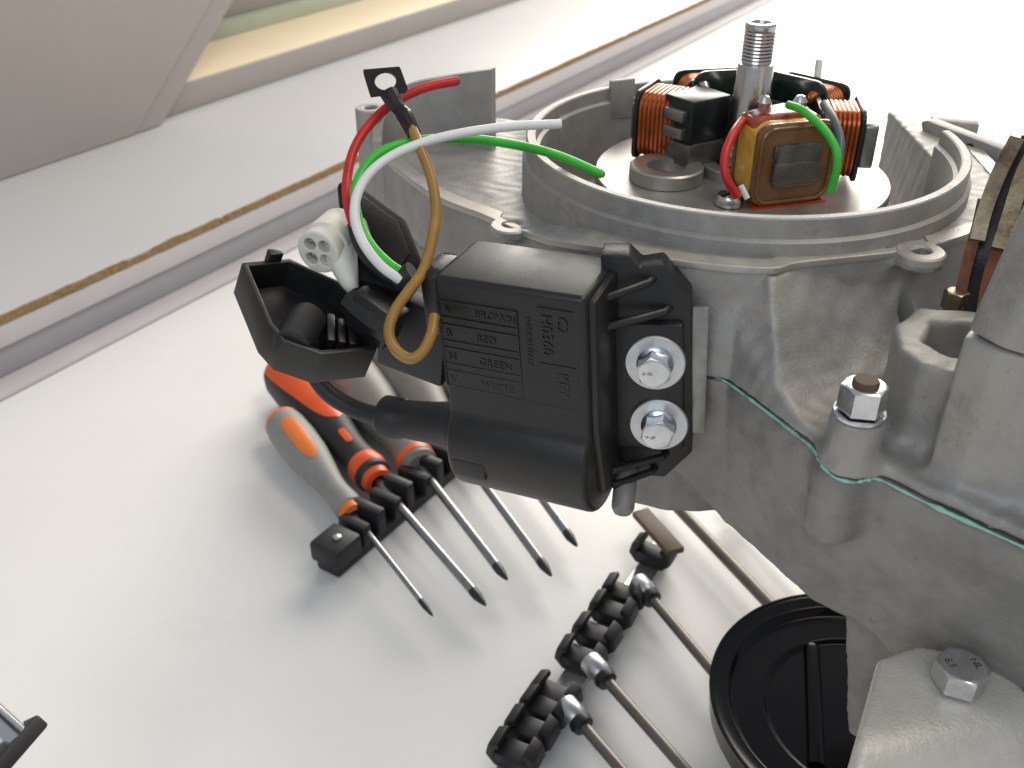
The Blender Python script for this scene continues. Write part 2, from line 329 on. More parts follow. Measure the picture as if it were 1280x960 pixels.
# ================================================================== THE ENGINE
ZR, RX, RY, RR = .240, .0725, .3085, .068                   # rim height, ring centre and radius
ZS = .1955                                                  # split plane of the two case halves
eng = empty('engine', (RX, RY, .10), 'grey cast aluminium engine crankcase with open round flywheel housing', 'engine')
def ztop(x): t = np.clip(x / .028, 0, 1); t = t * t * (3 - 2 * t); return ZR - .0195 + .009 * t
led = [(.0594, .2320), (.0690, .2136), (.0748, .2010), (.0757, .1945), (.0775, .1900), (.0810, .1882), (.0845, .1893), (.0876, .1889), (.0959, .1799), (.1114, .1647), (.135, .142), (.19, .11), (.19, .30), (.075, .30), (.060, .26)]
flange = [(-.0625, .403), (-.0555, .372), (-.0477, .3494), (-.0262, .310), (-.0075, .2905), (.0045, .2765), (.0136, .2610), (.0257, .2465), (.0459, .2374), (.0659, .2335), (.0750, .2372), (.1005, .2432), (.1120, .2475), (.1270, .2560), (.150, .275), (.158, .33), (.14, .375), (.07, .392), (.01, .385), (-.02, .395)]
g = Grid((-.07, .105, ZS - .004), (.196, .41, .2385), .00085)
zt = ztop(g.X)
wall = g.poly(flange) + (zt - g.Z) * .02
A = rmax(wall, g.Z - zt, .0011)
for ex, ey, er in ((-.0002, .2815, .0062), (.1085, .2428, .0062)):     # screw ears on the flange
    ear = rmax(g.cyl(ex, ey, er), g.Z - zt, .0009); ear = np.maximum(ear, (zt - .0035) - g.Z - np.maximum(0, 0)); A = smin(A, ear, .003)
# ledge with scalloped fillet in front of the tall wall (starts at a vertical seam)
led_d = g.poly(led) + (.2 - g.Z) * .0
B = rmax(led_d, g.Z - .1990, .0012)
wedge = (-.872 * (g.X - .0594) - .454 * (g.Y - .2320) + .187 * (g.Z - ZS))
plane2 = .427 * (g.X - .0751) - .760 * (g.Y - .2371) + .492 * (g.Z - .2285)
plane2 = plane2 + .0035 * np.exp(-((g.X - .092) / .012) ** 2)     # hollowed towards the stud
wedge = rmax(rmax(wedge, plane2, .0012), g.Z - .2275, .0008)
wedge = np.maximum(wedge, np.maximum(.040 - g.X, g.Y - .262))
AB = smin(smin(A + .0004, wedge, .001 + .020 * np.clip((.2265 - g.Z) / .022, 0, 1)), np.maximum(B, .0685 - g.X), .012)
AB = np.minimum(AB, A)
AB = smax(AB, g.poly([(-.08, .42), (-.064, .403), (-.0570, .372), (-.0492, .3486), (-.0276, .3090), (-.0088, .2895), (-.006, .2790), (.0032, .2740), (.0124, .2600), (.0249, .2453), (.0456, .2360), (.0594, .2320)] + led[1:12] + [(.2, .10), (.2, .42)]), .0012)
bossd = rmax(g.cyl(.0815, .1945, .0063), g.Z - .2100, .0008)
AB = smin(AB, bossd, .005)
# tall curved boss with pocket beside the cylinder mouth
b2 = rmax(g.poly([(.0945, .2060), (.0962, .2000), (.1010, .1965), (.13, .175), (.14, .22), (.105, .225), (.097, .217)]) - .002, g.Z - .2215, .0012)
AB = smin(AB, b2, .006)
pocket = np.maximum(g.poly([(.1005, .2090), (.1040, .2030), (.1090, .2010), (.125, .205), (.125, .218), (.106, .219)]) - .001, .2050 - g.Z)
AB = smax(AB, -pocket, .0015)
# cylinder mouth block
C1 = rmax(g.poly([(.0970, .1868), (.1015, .1800), (.1120, .1740), (.17, .135), (.19, .20), (.107, .199)]), g.Z - .2355, .0010)
AB = smin(AB, C1, .004)
AB = np.maximum(AB, -g.poly([(.074, .355), (.1385, .3145), (.143, .42), (.074, .42)]))   # opening at the back right
AB = np.maximum(AB, -(g.cyl(RX, RY, RR - .0020)))            # opening of the flywheel housing
for ex, ey in ((-.0002, .2815), (.1085, .2428)):
    AB = np.maximum(AB, -(g.cyl(ex, ey, .0027) + np.maximum(0, 0) * g.Z))
AB = np.maximum(AB, -(g.Z - (ZS + .0004)))
AB = AB + .00018 * np.sin(g.X * 610 + 3 * np.sin(g.Y * 240)) * np.sin(g.Y * 530 + g.Z * 400)
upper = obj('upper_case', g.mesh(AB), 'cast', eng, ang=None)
# lower half
g = Grid((-.07, .105, .082), (.196, .40, ZS + .003), .0010)
lower_poly = [(.0100, .2630), (.0257, .2465), (.0459, .2374)] + [led[0], led[1], (.0775, .1985), (.0876, .1900)] + led[8:11] + [(.185, .105), (.185, .30), (.01, .32)]
dl = g.poly(lower_poly) + np.clip((ZS - .004 - g.Z), 0, 1) * np.float32(.17)
bot = np.float32(.140) - g.Z - np.clip((g.X - .098) * 1.2, 0, .06) + np.clip((.066 - g.X) * 1.05, 0, .03) * (g.Y < .262)
Lw = rmax(dl, bot, .002)
back = rmax(g.poly([(.030, .262), (.036, .2525), (.050, .247), (.085, .247), (.085, .31), (.03, .31)]) + np.clip(ZS - g.Z, 0, 1) * .06, .1335 - g.Z, .003)
Lw = smin(Lw, back, .006)
leftb = rmax(g.poly([(-.058, .375), (-.0457, .3494), (-.0247, .312), (-.007, .2925), (.02, .27), (.03, .33), (-.02, .39)]) + np.clip(ZS - g.Z, 0, 1) * .10, .165 - g.Z, .002)
Lw = smin(Lw, leftb, .004)
foot = rmax(g.poly([(.0915, .2040), (.0990, .1960), (.19, .14), (.19, .31), (.138, .31)]) + np.clip(.15 - g.Z, 0, 1) * .17, g.Z - .15, .002)
Lw = smin(Lw, foot, .004)
bl = rmax(np.sqrt((g.X - .0806) ** 2 + (g.Y - .1955) ** 2 + np.minimum(0, g.Z - .1775) ** 2) - .0066, g.Z - ZS, .0005)
Lw = smin(Lw, bl, .005)
wallrib = np.abs(g.X - .104 + (g.Y - .18) * .35) - .0015
Lw = rmax(Lw, g.Z - (ZS - .0004), .0006)
Lw = Lw + .0002 * np.sin(g.X * 520 + 3 * np.sin(g.Z * 240)) * np.sin(g.Y * 480 + g.Z * 400)
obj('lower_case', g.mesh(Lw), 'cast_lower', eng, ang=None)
# sealant line squeezed out of the split
gl = catmull([(p[0], p[1], ZS) for p in [(.0560, .2345), (.0594, .2315), (.0690, .2132), (.0745, .2012), (.0751, .1950), (.0768, .1895), (.0808, .1874), (.0846, .1884), (.0876, .1881), (.0959, .1791), (.1114, .1640), (.130, .1460)]], 14)
k = len(gl); rad = 0.25 + 1.1 * np.convolve(rng.random(k), np.ones(3) / 3, 'same') ** 1.5 + .25 * rng.random(k)
obj('gasket', tube(gl, .00052, 8, smooth=False, taper=(np.linspace(0, 1, k), np.where(np.arange(k) < 10, .35, rad))), 'gasket', eng)
# machined flange strip along the top edge of the case, and its two screw ears
fpth = catmull([(p[0], p[1], 0) for p in flange[1:16]], 10); V = []; F = []; kf = len(fpth)
for i, p in enumerate(fpth):
    t = fpth[min(i + 1, kf - 1)] - fpth[max(i - 1, 0)]; t /= np.linalg.norm(t); nn = np.array([t[1], -t[0], 0]); zz = float(ztop(p[0])) + .0004
    wv = .0009 + .0006 * max(0, math.sin(i * .045)) ** 2
    wi_ = .0042 if min(math.hypot(p[0] - ex, p[1] - ey) for ex, ey in ((-.0002, .2815), (.1085, .2428))) > .0085 else .0012
    for o_, dz in ((wv - .0002, -.0020), (wv, -.0017), (wv, -.0003), (wv - .0003, 0), (-wi_, 0), (-wi_, -.0020)):
        q = p + nn * o_; V.append((q[0], q[1], zz + dz))
for i in range(kf - 1):
    for kk in range(6): F.append((i * 6 + kk, i * 6 + (kk + 1) % 6, (i + 1) * 6 + (kk + 1) % 6, (i + 1) * 6 + kk))
F += [tuple(range(6)), tuple(range(kf * 6 - 6, kf * 6))]
obj('flange_strip', (V, F), 'cast_top', eng, ang=40)
for ex, ey in ((-.0002, .2815), (.1085, .2428)):
    obj('screw_ear', xf(lathe([(.0027, -.0026), (.0027, -.0003), (.0031, .0002), (.0060, .0002), (.0065, -.0003), (.0065, -.0022), (.0060, -.0026)], 36, close=True), Matrix.Translation((ex, ey, float(ztop(ex)) + .0005))), 'cast_top', eng)
# flywheel housing ring with an opening at the back right
def ringprof(): return [(RR - .0042, ZR - .0335), (RR - .0042, ZR - .0052), (RR - .0030, ZR - .0045), (RR - .0029, ZR - .0004), (RR - .0025, ZR), (RR - .0004, ZR), (RR, ZR - .0004), (RR, ZR - .0058), (RR + .0012, ZR - .0066), (RR + .0013, ZR - .0345), (RR - .004, ZR - .0345)]
ringm = Matrix.Translation((RX, RY, 0))
obj('flywheel_housing', xf(lathe(ringprof(), 150, math.radians(88), math.radians(364), close=True), ringm), 'cast', eng, ang=28)
obj('housing_floor', xf(lathe([(.0001, ZR - .036), (RR - .001, ZR - .036), (RR - .001, ZR - .0325), (.02, ZR - .0325), (.0001, ZR - .0325)], 72), ringm), 'cast', eng)
tab = P(787, 108, z=.2405)
obj('locating_tab', xf(box(-.0065, .0035, .0015, .0040, -.012, .0022, .0006), frame(tab, z=(0, 0, 1), x=(.9, .45, 0))), 'cast', eng)
# curved air-guide fin at the back left, its left screw boss
fp = catmull([(-.0485, .3490, .2245), (-.0478, .3600, .2300), (-.0390, .3640, .2400), (-.0220, .3600, .2452), (-.0066, .3520, .2495)], 8)
V = []; F = []
for i, p in enumerate(fp):
    t = fp[min(i + 1, len(fp) - 1)] - fp[max(i - 1, 0)]; t[2] = 0; t /= np.linalg.norm(t); nn = np.array([t[1], -t[0], 0]) * .0017
    for q, z in ((p + nn, .200), (p + nn, p[2]), (p - nn, p[2]), (p - nn, .200)): V.append((q[0], q[1], z))
for i in range(len(fp) - 1):
    for kk in range(4): F.append((i * 4 + kk, i * 4 + (kk + 1) % 4, (i + 1) * 4 + (kk + 1) % 4, (i + 1) * 4 + kk))
F += [(0, 1, 2, 3), tuple(range(len(fp) * 4 - 4, len(fp) * 4))]
obj('air_guide_fin', (V, F), 'cast', eng)
bb = P(463, 134, z=.2330)
obj('screw_boss', xf(lathe([(.0024, .004), (.0024, .0395), (.0030, .040), (.0052, .040), (.0056, .0395), (.0060, 0), (.0024, 0)], 36, close=True), Matrix.Translation((bb[0], bb[1], .2330 - .040))), 'cast', eng)
# wing wall behind the ring on the right, with a hole
wq = [P(1150, 152, d=.352), P(1172, 147, d=.352), P(1275, 195, d=.322), P(1275, 300, d=.322), P(1150, 260, d=.352)]
wm = frame(wq[0], x=wq[2] - wq[0], y=(0, 0, 1))
wi = np.array(wm.inverted()); w2 = [(wi[:3, :3] @ q + wi[:3, 3])[:2] for q in wq]
obj('wing_wall', xf(prism(w2, -.0055, 0, .0008), wm), 'cast', eng)
wh = wi[:3, :3] @ P(1216, 185, d=.338) + wi[:3, 3]
obj('screw_hole', xf(lathe([(.0001, .0), (.0018, .0), (.0018, .00035), (.0001, .00035)], 20), wm @ Matrix.Translation((wh[0], wh[1], 0.0))), 'oily', eng)
wt = P(1178, 152, d=.356)
obj('wing_lug', xf(box(-.004, .012, -.004, .004, -.012, .0015, .001), frame(wt, z=(0, 0, 1), x=(1, -.35, 0))), 'cast', eng)
# case stud: nut, washers and the threaded end
ST = Vector((.0815, .1945, .2102)); STM = Matrix.Translation(ST)
nutp = obj('nut', xf(hexhead(.0096, .0066), STM @ Matrix.Translation((0, 0, .0016)) @ Matrix.Rotation(.35, 4, 'Z')), 'zinc', eng)
obj('washer', xf(lathe([(.003, 0), (.0061, 0), (.0063, .0003), (.0063, .0008), (.0060, .0011), (.003, .0011)], 40, close=True), STM), 'zinc', nutp)
obj('thread_end', xf(lathe([(.0031, 0), (.0031, .0090), (.0027, .0096), (.0002, .0097)], 32), STM), 'bar', nutp)
# crankshaft: taper and threaded end
SX, SY = .0752, .3125
prof = [(.0078, .222), (.0078, .236), (.0066, .2375), (.0055, .2606), (.0053, .2613), (.0046, .2616)]
for i in range(9): prof += [(.00475, .2620 + i * .00105), (.0045, .26252 + i * .00105)]
prof += [(.0047, .2715), (.0047, .2728), (.0043, .2734), (.0032, .2735), (.0029, .2724), (.0002, .2716)]
obj('crankshaft', xf(lathe(prof, 48), Matrix.Translation((SX, SY, 0))), 'steel', eng, ang=25)
# cylinder barrel at the right, its curved fin plates and stud
cyl_poly = [(.0980, .1880), (.1020, .1800), (.1110, .1728), (.17, .130), (.19, .20), (.107, .1985)]
def lean(g_): v_ = np.array(g_[0]); v_[:, 0] += (v_[:, 2] - .236) * .15; return v_, g_[1]
obj('cylinder', lean(prism(cyl_poly, .2360, .2680, .0012)), 'cast', eng)
obj('cylinder_head', lean(prism([(x * 1.0 + .0015, y + .0004) for x, y in cyl_poly], .2683, .305, .0025)), 'cast', eng)
def fin_plate(px, dep, wd, m, th=.0016):
    c = catmull([P(x, y, d=dd) for x, y, dd in px], 10); V = []; F = []
    for i, p in enumerate(c):
        t = c[min(i + 1, len(c) - 1)] - c[max(i - 1, 0)]; t /= np.linalg.norm(t)
        a = np.array([.86, -.50, .0]); a -= t * a.dot(t); a /= np.linalg.norm(a); b = np.cross(t, a)
        V += [p + b * th, p + a * wd + b * th, p + a * wd - b * th, p - b * th]
    for i in range(len(c) - 1):
        for kk in range(4): F.append((i * 4 + kk, i * 4 + (kk + 1) % 4, (i + 1) * 4 + (kk + 1) % 4, (i + 1) * 4 + kk))
    F += [(0, 1, 2, 3), tuple(range(len(c) * 4 - 4, len(c) * 4))]
    return V, F
obj('fin_plate', fin_plate([(1262, 172, .262), (1240, 215, .262), (1222, 262, .262), (1212, 300, .262)], .25, .0037, 'brass'), 'brass', eng)
obj('fin_plate', fin_plate([(1222, 250, .263), (1214, 285, .263), (1198, 345, .262), (1188, 398, .262)], .25, .0028, 'rust'), 'rust', eng)
obj('fin_plate', fin_plate([(1294, 172, .255), (1270, 215, .255), (1252, 270, .255), (1239, 310, .255)], .25, .0038, 'brass'), 'brass', eng)
obj('fin_plate', fin_plate([(1258, 252, .257), (1243, 300, .257), (1227, 352, .257), (1217, 412, .257)], .25, .0030, 'rust'), 'rust', eng)
obj('fin_gap_shade', fin_plate([(1276, 176, .268), (1250, 235, .268), (1230, 290, .268), (1206, 350, .268), (1200, 425, .262)], .25, .010, 'oily', .004), 'oily', eng)  # dark sheet standing in for the shaded gap between the plates
obj('stud_nut', xf(hexhead(.0055, .005), Matrix.Translation(P(1191, 385, d=.262))), 'brass', eng)
obj('stud', tube([P(1190, 365, d=.262), P(1187, 400, d=.262), P(1183, 440, d=.262)], .0018, 12), 'oily', eng)

# ================================================================== STATOR
ZP = .2265
st = empty('stator', (SX, SY, ZP - .004), 'stator plate with six wound coils inside the round engine housing', 'stator')
sm = Matrix.Translation((SX - .0008, SY, 0))
pl = obj('base_plate', xf(lathe([(.010, ZP - .0035), (.0468, ZP - .0035), (.0472, ZP - .003), (.0472, ZP - .0005), (.0468, ZP), (.010, ZP)], 90, close=True), sm), 'machined', st, ang=28)
obj('hub_collar', xf(lathe([(.0082, ZP), (.0130, ZP), (.0130, ZP + .003), (.0125, ZP + .0034), (.0082, ZP + .0034)], 48, close=True), sm), 'machined', st)
cb = P(833, 212, z=ZP + .003)
obj('plate_boss', xf(lathe([(.0062, .0), (.0118, .0), (.0118, .0040), (.0112, .0045), (.0070, .0045), (.0062, .0040)], 44, close=True), Matrix.Translation((cb[0], cb[1], ZP + .0002))), 'machined', st)
for sxy in ((912, 248),):
    q = P(*sxy, z=ZP + .002)
    hd = obj('screw', xf(lathe([(.0001, 0), (.0042, 0), (.0042, .0018), (.0036, .0030), (.0020, .0033), (.0001, .0033)], 28), Matrix.Translation((q[0], q[1], ZP + .0003))), 'steel', st)
    obj('screw_slot', xf(box(-.0035, .0035, -.0005, .0005, .0030, .0036), Matrix.Translation((q[0], q[1], ZP + .0003)) @ Matrix.Rotation(.6, 4, 'Z')), 'oily', hd)
def coil_frame(az, r0):
    a = math.radians(az); return frame((SX + r0 * math.cos(a), SY + r0 * math.sin(a), ZP + .0128), x=(math.cos(a), math.sin(a), 0), y=(-math.sin(a), math.cos(a), 0))
def pr_x(poly, x0, x1, bev=0.0):                            # prism of a (y, z) outline along local x
    v, f = prism(poly, x0, x1, bev); v = np.asarray(v); return v[:, [2, 0, 1]], f
def winding(w, h, x0, x1, turns, rw):
    gs = []
    for i in range(turns):
        x = x0 + (x1 - x0) * (i + .5) / turns
        gs.append(tube([(x, p[0], p[1]) for p in rrect(w, h, .004, 5)], rw, 8, smooth=False, closed=True))
    return join(*gs)
def coil(az, name, r_in, r_out, w, h, cheek, wmat, shoe=True, turns=9, dz=0.0):
    m = coil_frame(az, 0) @ Matrix.Translation((0, 0, dz)); part = obj(name, xf(pr_x(rrect(w * .55, h * .52, .001, 2), r_in - .004, r_out + .0025, .0003), m), 'lam', st)
    obj('winding', xf(winding(w * .86, h * .86, r_in + .0016, r_out - .0012, turns, (r_out - r_in - .0028) / turns * .52), m), wmat, part)
    obj('bobbin_cheek', xf(pr_x(rrect(w, h, .0035, 4), r_in, r_in + .0014, .0002), m), cheek, part)
    obj('bobbin_cheek', xf(pr_x(rrect(w, h, .0035, 4), r_out - .0012, r_out, .0002), m), cheek, part)
    if shoe: obj('pole_shoe', xf(pr_x(rrect(w * .78, h * .62, .0012, 3), r_out + .0005, r_out + .0045, .0004), m), 'lamlight', part)
    return part, m
coil(152, 'coil', .0190, .0350, .0215, .0225, 'cheek', 'copper', turns=9, shoe=False)
coil(-9, 'coil', .0200, .0340, .0215, .0225, 'cheek', 'copper', turns=8)
for az in (101, 42):
    p, m = coil(az, 'coil', .0235, .0370, .026, .0225, 'pcb', 'copper', turns=8)
# back coils carry a tall printed cheek towards the shaft
for az, wd in ((101, .024), (42, .028)):
    m = coil_frame(az, 0); obj('terminal_board', xf(pr_x(rrect(wd, .0205, .005, 5), .0200, .0215, .0002), m @ Matrix.Translation((0, 0, .0045))), 'pcb', st)
    for s_ in (-1, 1):
        obj('solder_lug', xf(lathe([(.0001, -.001), (.0020, -.0008), (.0022, .001), (.0012, .0026), (.0001, .003)], 16), m @ Matrix.Translation((.0195, s_ * wd * .36, .0098)) @ Matrix.Rotation(-math.pi / 2, 4, 'Y')), 'steel' if s_ > 0 else 'copper', st)
# front ignition coil: varnished face plate, amber winding, red lacquer on top
fc, fm = coil(-74, 'ignition_coil', .0150, .0290, .0255, .0245, 'varnish', 'copper_dark', shoe=False)
obj('tape_wrap', xf(pr_x(rrect(.0258, .0240, .0062, 6), .0170, .0276, .0012), fm), 'yellowtape', fc)
obj('lacquer_blob', xf(pr_x([(-.0125, .0075), (-.0105, .0118), (-.004, .0128), (.003, .0135), (.009, .0126), (.0132, .0085), (.0132, .003), (.0125, .003), (.0100, .0095), (-.0105, .0098), (-.0118, .0065)], .0135, .0245, .0008), fm), 'lacquer', fc)
obj('face_plate', xf(pr_x(rrect(.0262, .0250, .0052, 7), .0284, .0300, .0005), fm), 'varnish', fc)
obj('face_rim', xf(tube([(.0302, p[0], p[1]) for p in rrect(.0236, .0224, .0042, 7)], .0006, 8, smooth=False, closed=True), fm), 'varnish', fc)
for z0, z1, x1 in ((.0022, .0062, .0312), (-.0052, .0012, .0322)):
    obj('core_end', xf(box(.0300, x1, -.0078, .0078, z0, z1, .0005), fm), 'lam', fc)
obj('lacquer_foot', xf(box(.0250, .0315, -.0120, .0120, -.0140, -.0122, .0006), fm), 'lacquer', fc)
for ys, zz in ((.0055, .0148), (-.0065, .0140)):
    obj('solder_joint', xf(lathe([(.0001, -.0016), (.0019, -.0010), (.0022, .0006), (.0012, .0022), (.0001, .0026)], 18), fm @ Matrix.Translation((.0175, -ys, zz))), 'steel', fc)
obj('coil_lead', tube([P(928, 150, d=.296), P(916, 168, d=.290), P(906, 195, d=.287), P(908, 222, d=.287), P(922, 246, d=.289)], .0013, 12), 'w_red', fc)
obj('coil_lead', tube([P(926, 232, d=.289), P(934, 248, d=.290)], .0009, 10), 'w_white', fc)
obj('coil_lead', tube([P(985, 131, d=.292), P(1003, 138, d=.287), P(1028, 160, d=.283), P(1044, 185, d=.281), P(1046, 210, d=.282), P(1038, 240, d=.285)], .0012, 12), 'w_green', fc)
obj('coil_lead', tube([P(1030, 130, d=.300), P(1042, 150, d=.292), P(1050, 175, d=.287), P(1048, 200, d=.285)], .0013, 12), 'w_blue', fc)
obj('clear_pin', tube([P(1021, 104, d=.335), P(1024, 76, d=.335)], .0012, 12, smooth=False), 'white_plastic', st)
# black boxed pick-up between front and left coil
pk = frame(P(868, 204, z=ZP + .003) + np.array([-.0005, .0045, 0]), z=(0, 0, 1), x=(.80, .60, 0))
pm = pk
pkp = obj('pickup_box', xf(prism([(-.0078, -.0062), (.0085, -.0070), (.0092, .006), (-.0072, .0072)], .0075, .0212, .0008), pm), 'cheek', st)
obj('pickup_core', xf(prism([(-.0084, -.0068), (.0092, -.0076), (.0098, .006), (-.0078, .0076)], .0, .0074, .0006), pm), 'lam', pkp)
for z0 in (.0090, .0145):
    obj('core_tab', xf(box(-.0100, -.0074, -.0040, .0042, z0, z0 + .0034, .0004), pm), 'lamlight', pkp)

# ================================================================== IGNITION BOX
RC = np.array([[.8989, .4311, -.0777], [-.4328, .9014, -.0058], [.0676, .0388, .997]]); OC = np.array([-.0213, .2354, .2258])
CM = Matrix(RC.tolist()).to_4x4(); CM.translation = Vector(OC)
CM = frame(OC, x=RC[:, 0], y=RC[:, 1])
cdi = empty('ignition_box', CM, 'black plastic ignition box with embossed writing and two bolts', 'ignition box')
def cl(name, geo, m, parent=None, **k): return obj(name, geo, m, parent or cdi, local=True, **k)
# body: outline across the box (y, z) run along x, ends rounded by a bevel
prof = [(.0255, 0), (.0005, 0), (-.0002, -.0410)]
for i in range(17):
    t = math.radians(136 + i * 10.2); prof.append((.0103 + .0152 * math.cos(t), -.0548 + .0168 * math.sin(t)))
prof += [(.0255, -.0640)]
def end_scaled(pr, x0, x1):
    bm = bmesh.new(); k = len(pr)
    A_ = [bm.verts.new((x0, p[0], p[1])) for p in pr]; B_ = [bm.verts.new((x1, p[0], p[1])) for p in pr]
    bm.faces.new(A_); bm.faces.new(B_[::-1]); [bm.faces.new((A_[i], B_[i], B_[(i + 1) % k], A_[(i + 1) % k])) for i in range(k)]
    bmesh.ops.recalc_face_normals(bm, faces=bm.faces)
    bmesh.ops.bevel(bm, geom=[e for e in bm.edges if e.calc_face_angle(0) > 0.4], offset=.0018, segments=4, profile=0.5, affect='EDGES', clamp_overlap=True)
    return from_bm(bm)
body = cl('body', end_scaled(prof, 0, .0432), 'black', ang=40)
# mounting flange on the right, with chamfered corners, stiffening ribs and raised bolt seat
fo = [(.0405, .0035), (.0470, .0035), (.0500, .0000), (.0552, .0010), (.0622, -.0085), (.0632, -.0580), (.0560, -.0675), (.0505, -.0672), (.0470, -.0700), (.0405, -.0700)]
v, f_ = prism(fo, -.0265, -.0185, .0006); v = np.asarray(v)[:, [0, 2, 1]] * np.array([1, -1, 1])
FRM = Matrix.Translation((.0420, .0190, 0)) @ Matrix.Rotation(math.radians(15), 4, 'Z') @ Matrix.Diagonal((1.07, 1, 1, 1)) @ Matrix.Translation((-.0420, -.0190, 0))
fl = cl('mounting_flange', xf((v, f_), FRM), 'black')
v, f_ = prism([(.0425, -.0150), (.0605, -.0150), (.0612, -.0555), (.0425, -.0555)], -.0195, -.0155, .0012); v = np.asarray(v)[:, [0, 2, 1]] * np.array([1, -1, 1])
cl('bolt_seat', xf((v, f_), FRM), 'black', fl)
for (xa, za, xb, zb) in ((.0430, -.0050, .0520, -.0032), (.0430, -.0135, .0560, -.0115), (.0428, -.0605, .0555, -.0585), (.0435, -.0655, .0525, -.0640)):
    cl('rib', xf(tube([(xa - .001, .0110, za), (xb, .0165, zb), (xb + .001, .0190, zb)], .0011, 10, smooth=False), FRM), 'black', fl)
cl('side_gusset', pr_x([(.0030, -.0020), (.0190, -.0008), (.0190, -.0655), (.0060, -.0650), (.0022, -.0420)], .0400, .0450, .0012), 'black', fl)
for j, (bx_, bz_, rot) in enumerate(((.0537, -.0262, .2), (.0546, -.0462, .75))):
    bmx = FRM @ Matrix.Translation((bx_, .0155, bz_)); bmx = frame(bmx.translation, z=(math.sin(math.radians(15)), -math.cos(math.radians(15)), 0.05), x=(1, 0, 0))
    bo = cl('bolt', xf(hexhead(.0080, .0048), bmx @ Matrix.Translation((0, 0, .0020)) @ Matrix.Rotation(rot, 4, 'Z')), 'zinc')
    cl('washer', xf(lathe([(.0001, .0001), (.0078, .0001), (.0081, .0004), (.0081, .0010), (.0078, .0013), (.0001, .0013)], 48), bmx), 'washer', bo)
    cl('bolt_collar', xf(lathe([(.0001, .0013), (.0050, .0013), (.0049, .0019), (.0040, .0026), (.0001, .0027)], 40), bmx), 'zinc', bo)
    for k_ in range(2):
        cl('head_mark', xf(ptxt('88'[k_:] if k_ else 'x', .0020, .00006), bmx @ Matrix.Translation((-.0022 + k_ * .0018, -.0007, .00688)) @ Matrix.Rotation(rot + 1.2, 4, 'Z')), 'brass', bo)
# embossed rows and rotated columns of writing
fr = frame((0, 0, 0), x=(1, 0, 0), y=(0, 0, 1)) @ Matrix.Translation((0, 0, .00005))
def emb(body_, x, z, size, rot=0): cl('embossed_text', xf(ptxt(body_, size, .00008), fr @ Matrix.Translation((x, z, .00004)) @ Matrix.Rotation(rot, 4, 'Z')), 'emboss', body, smooth=False)
for i, (a, b) in enumerate((('A', 'BROWN'), ('B', 'RED'), ('N', 'GREEN'), ('V', 'WHITE'))):
    z = -.0102 - i * .0072; x = .0020
    emb(a, x + .0002, z, .0034); emb(b, x + .0096, z, .0032)
    for zz in (z - .0012, z + .0038):
        cl('embossed_frame', xf(box(x - .0012, x + .0222, zz - .00013, zz + .00013, -.0002, .00014), fr), 'emboss', body, smooth=False)
for xx in (.0008, .0242): cl('embossed_frame', xf(box(xx - .00013, xx + .00013, -.0330, -.0064, -.0002, .00012), fr), 'emboss', body, smooth=False)
emb('MADE IN ITALY', .0265, -.0075, .0021, -math.pi / 2)
emb('H0360', .0310, -.0060, .0044, -math.pi / 2); emb('C2', .0355, -.0060, .0040, -math.pi / 2); emb('KEY', .0350, -.0225, .0042, -math.pi / 2)
for zz, xa, xb in ((-.0042, .0300, .0400), (-.0205, .0300, .0400), (-.0335, .0180, .0400)): cl('embossed_frame', xf(box(xa, xb, zz - .00013, zz + .00013, -.0002, .00012), fr), 'emboss', body, smooth=False)
cl('date_recess', xf(box(.0020, .0125, -.0605, -.0550, .0030, .0050, .0004), fr), 'emboss', body)
# wire entry bulge at the upper left
cl('wire_entry', pr_x([(.0030, -.0015), (.0045, -.0002), (.0150, -.0002), (.0165, -.0015), (.0165, -.0200), (.0030, -.0200)], -.0060, .0004, .0016), 'black', body)
# high tension boot and lead
bo = (-.0010, .0118, -.0560)
bp_ = [(.0075, .002), (.0098, .0000), (.0098, -.0020), (.0088, -.0040), (.0072, -.0075), (.0065, -.0130), (.0063, -.0180), (.0060, -.0235), (.0066, -.0245), (.0068, -.0300), (.0062, -.0308), (.0045, -.0312)]
boot = cl('lead_boot', xf(lathe(bp_, 36), frame(bo, z=(1, .0, .09), x=(0, 1, 0))), 'rubber')
htl = cl('high_tension_lead', tube([(-.026, .0118, -.0583), (-.034, .0118, -.0592), (-.043, .012, -.0585), (-.0520, .0120, -.0545), (-.0575, .0135, -.0480), (-.0570, .017, -.0415), (-.0520, .022, -.0380)], .0030, 16), 'rubber')
# four cut wires
def wpts(*a): return [P(x, y, d=d) for x, y, d in a]
obj('red_wire', tube(wpts((452, 300, .272), (441, 278, .270), (434, 250, .272), (434, 222, .275), (442, 188, .278), (460, 158, .281), (490, 130, .284), (530, 110, .287), (572, 101, .290)), .00135, 14), 'w_red', cdi)
obj('red_wire_core', tube(wpts((572, 101, .290), (574, 100.7, .2902)), .0009, 10, smooth=False), 'copper', cdi)
obj('green_wire', tube(wpts((506, 342, .268), (488, 331, .266), (465, 308, .265), (449, 278, .266), (444, 245, .268), (452, 216, .271), (474, 192, .274), (510, 178, .277), (560, 173, .281), (620, 177, .285), (690, 192, .289), (753, 218, .293)), .00135, 14), 'w_green', cdi)
obj('green_wire_core', tube(wpts((753, 218, .293), (755, 218.8, .2932)), .0009, 10, smooth=False), 'copper', cdi)
obj('white_wire', tube(wpts((500, 350, .266), (476, 332, .264), (455, 305, .263), (444, 275, .264), (446, 245, .266), (462, 217, .268), (490, 195, .271), (530, 178, .274), (580, 166, .277), (640, 158, .280), (701, 155, .283)), .00135, 14), 'w_white', cdi)
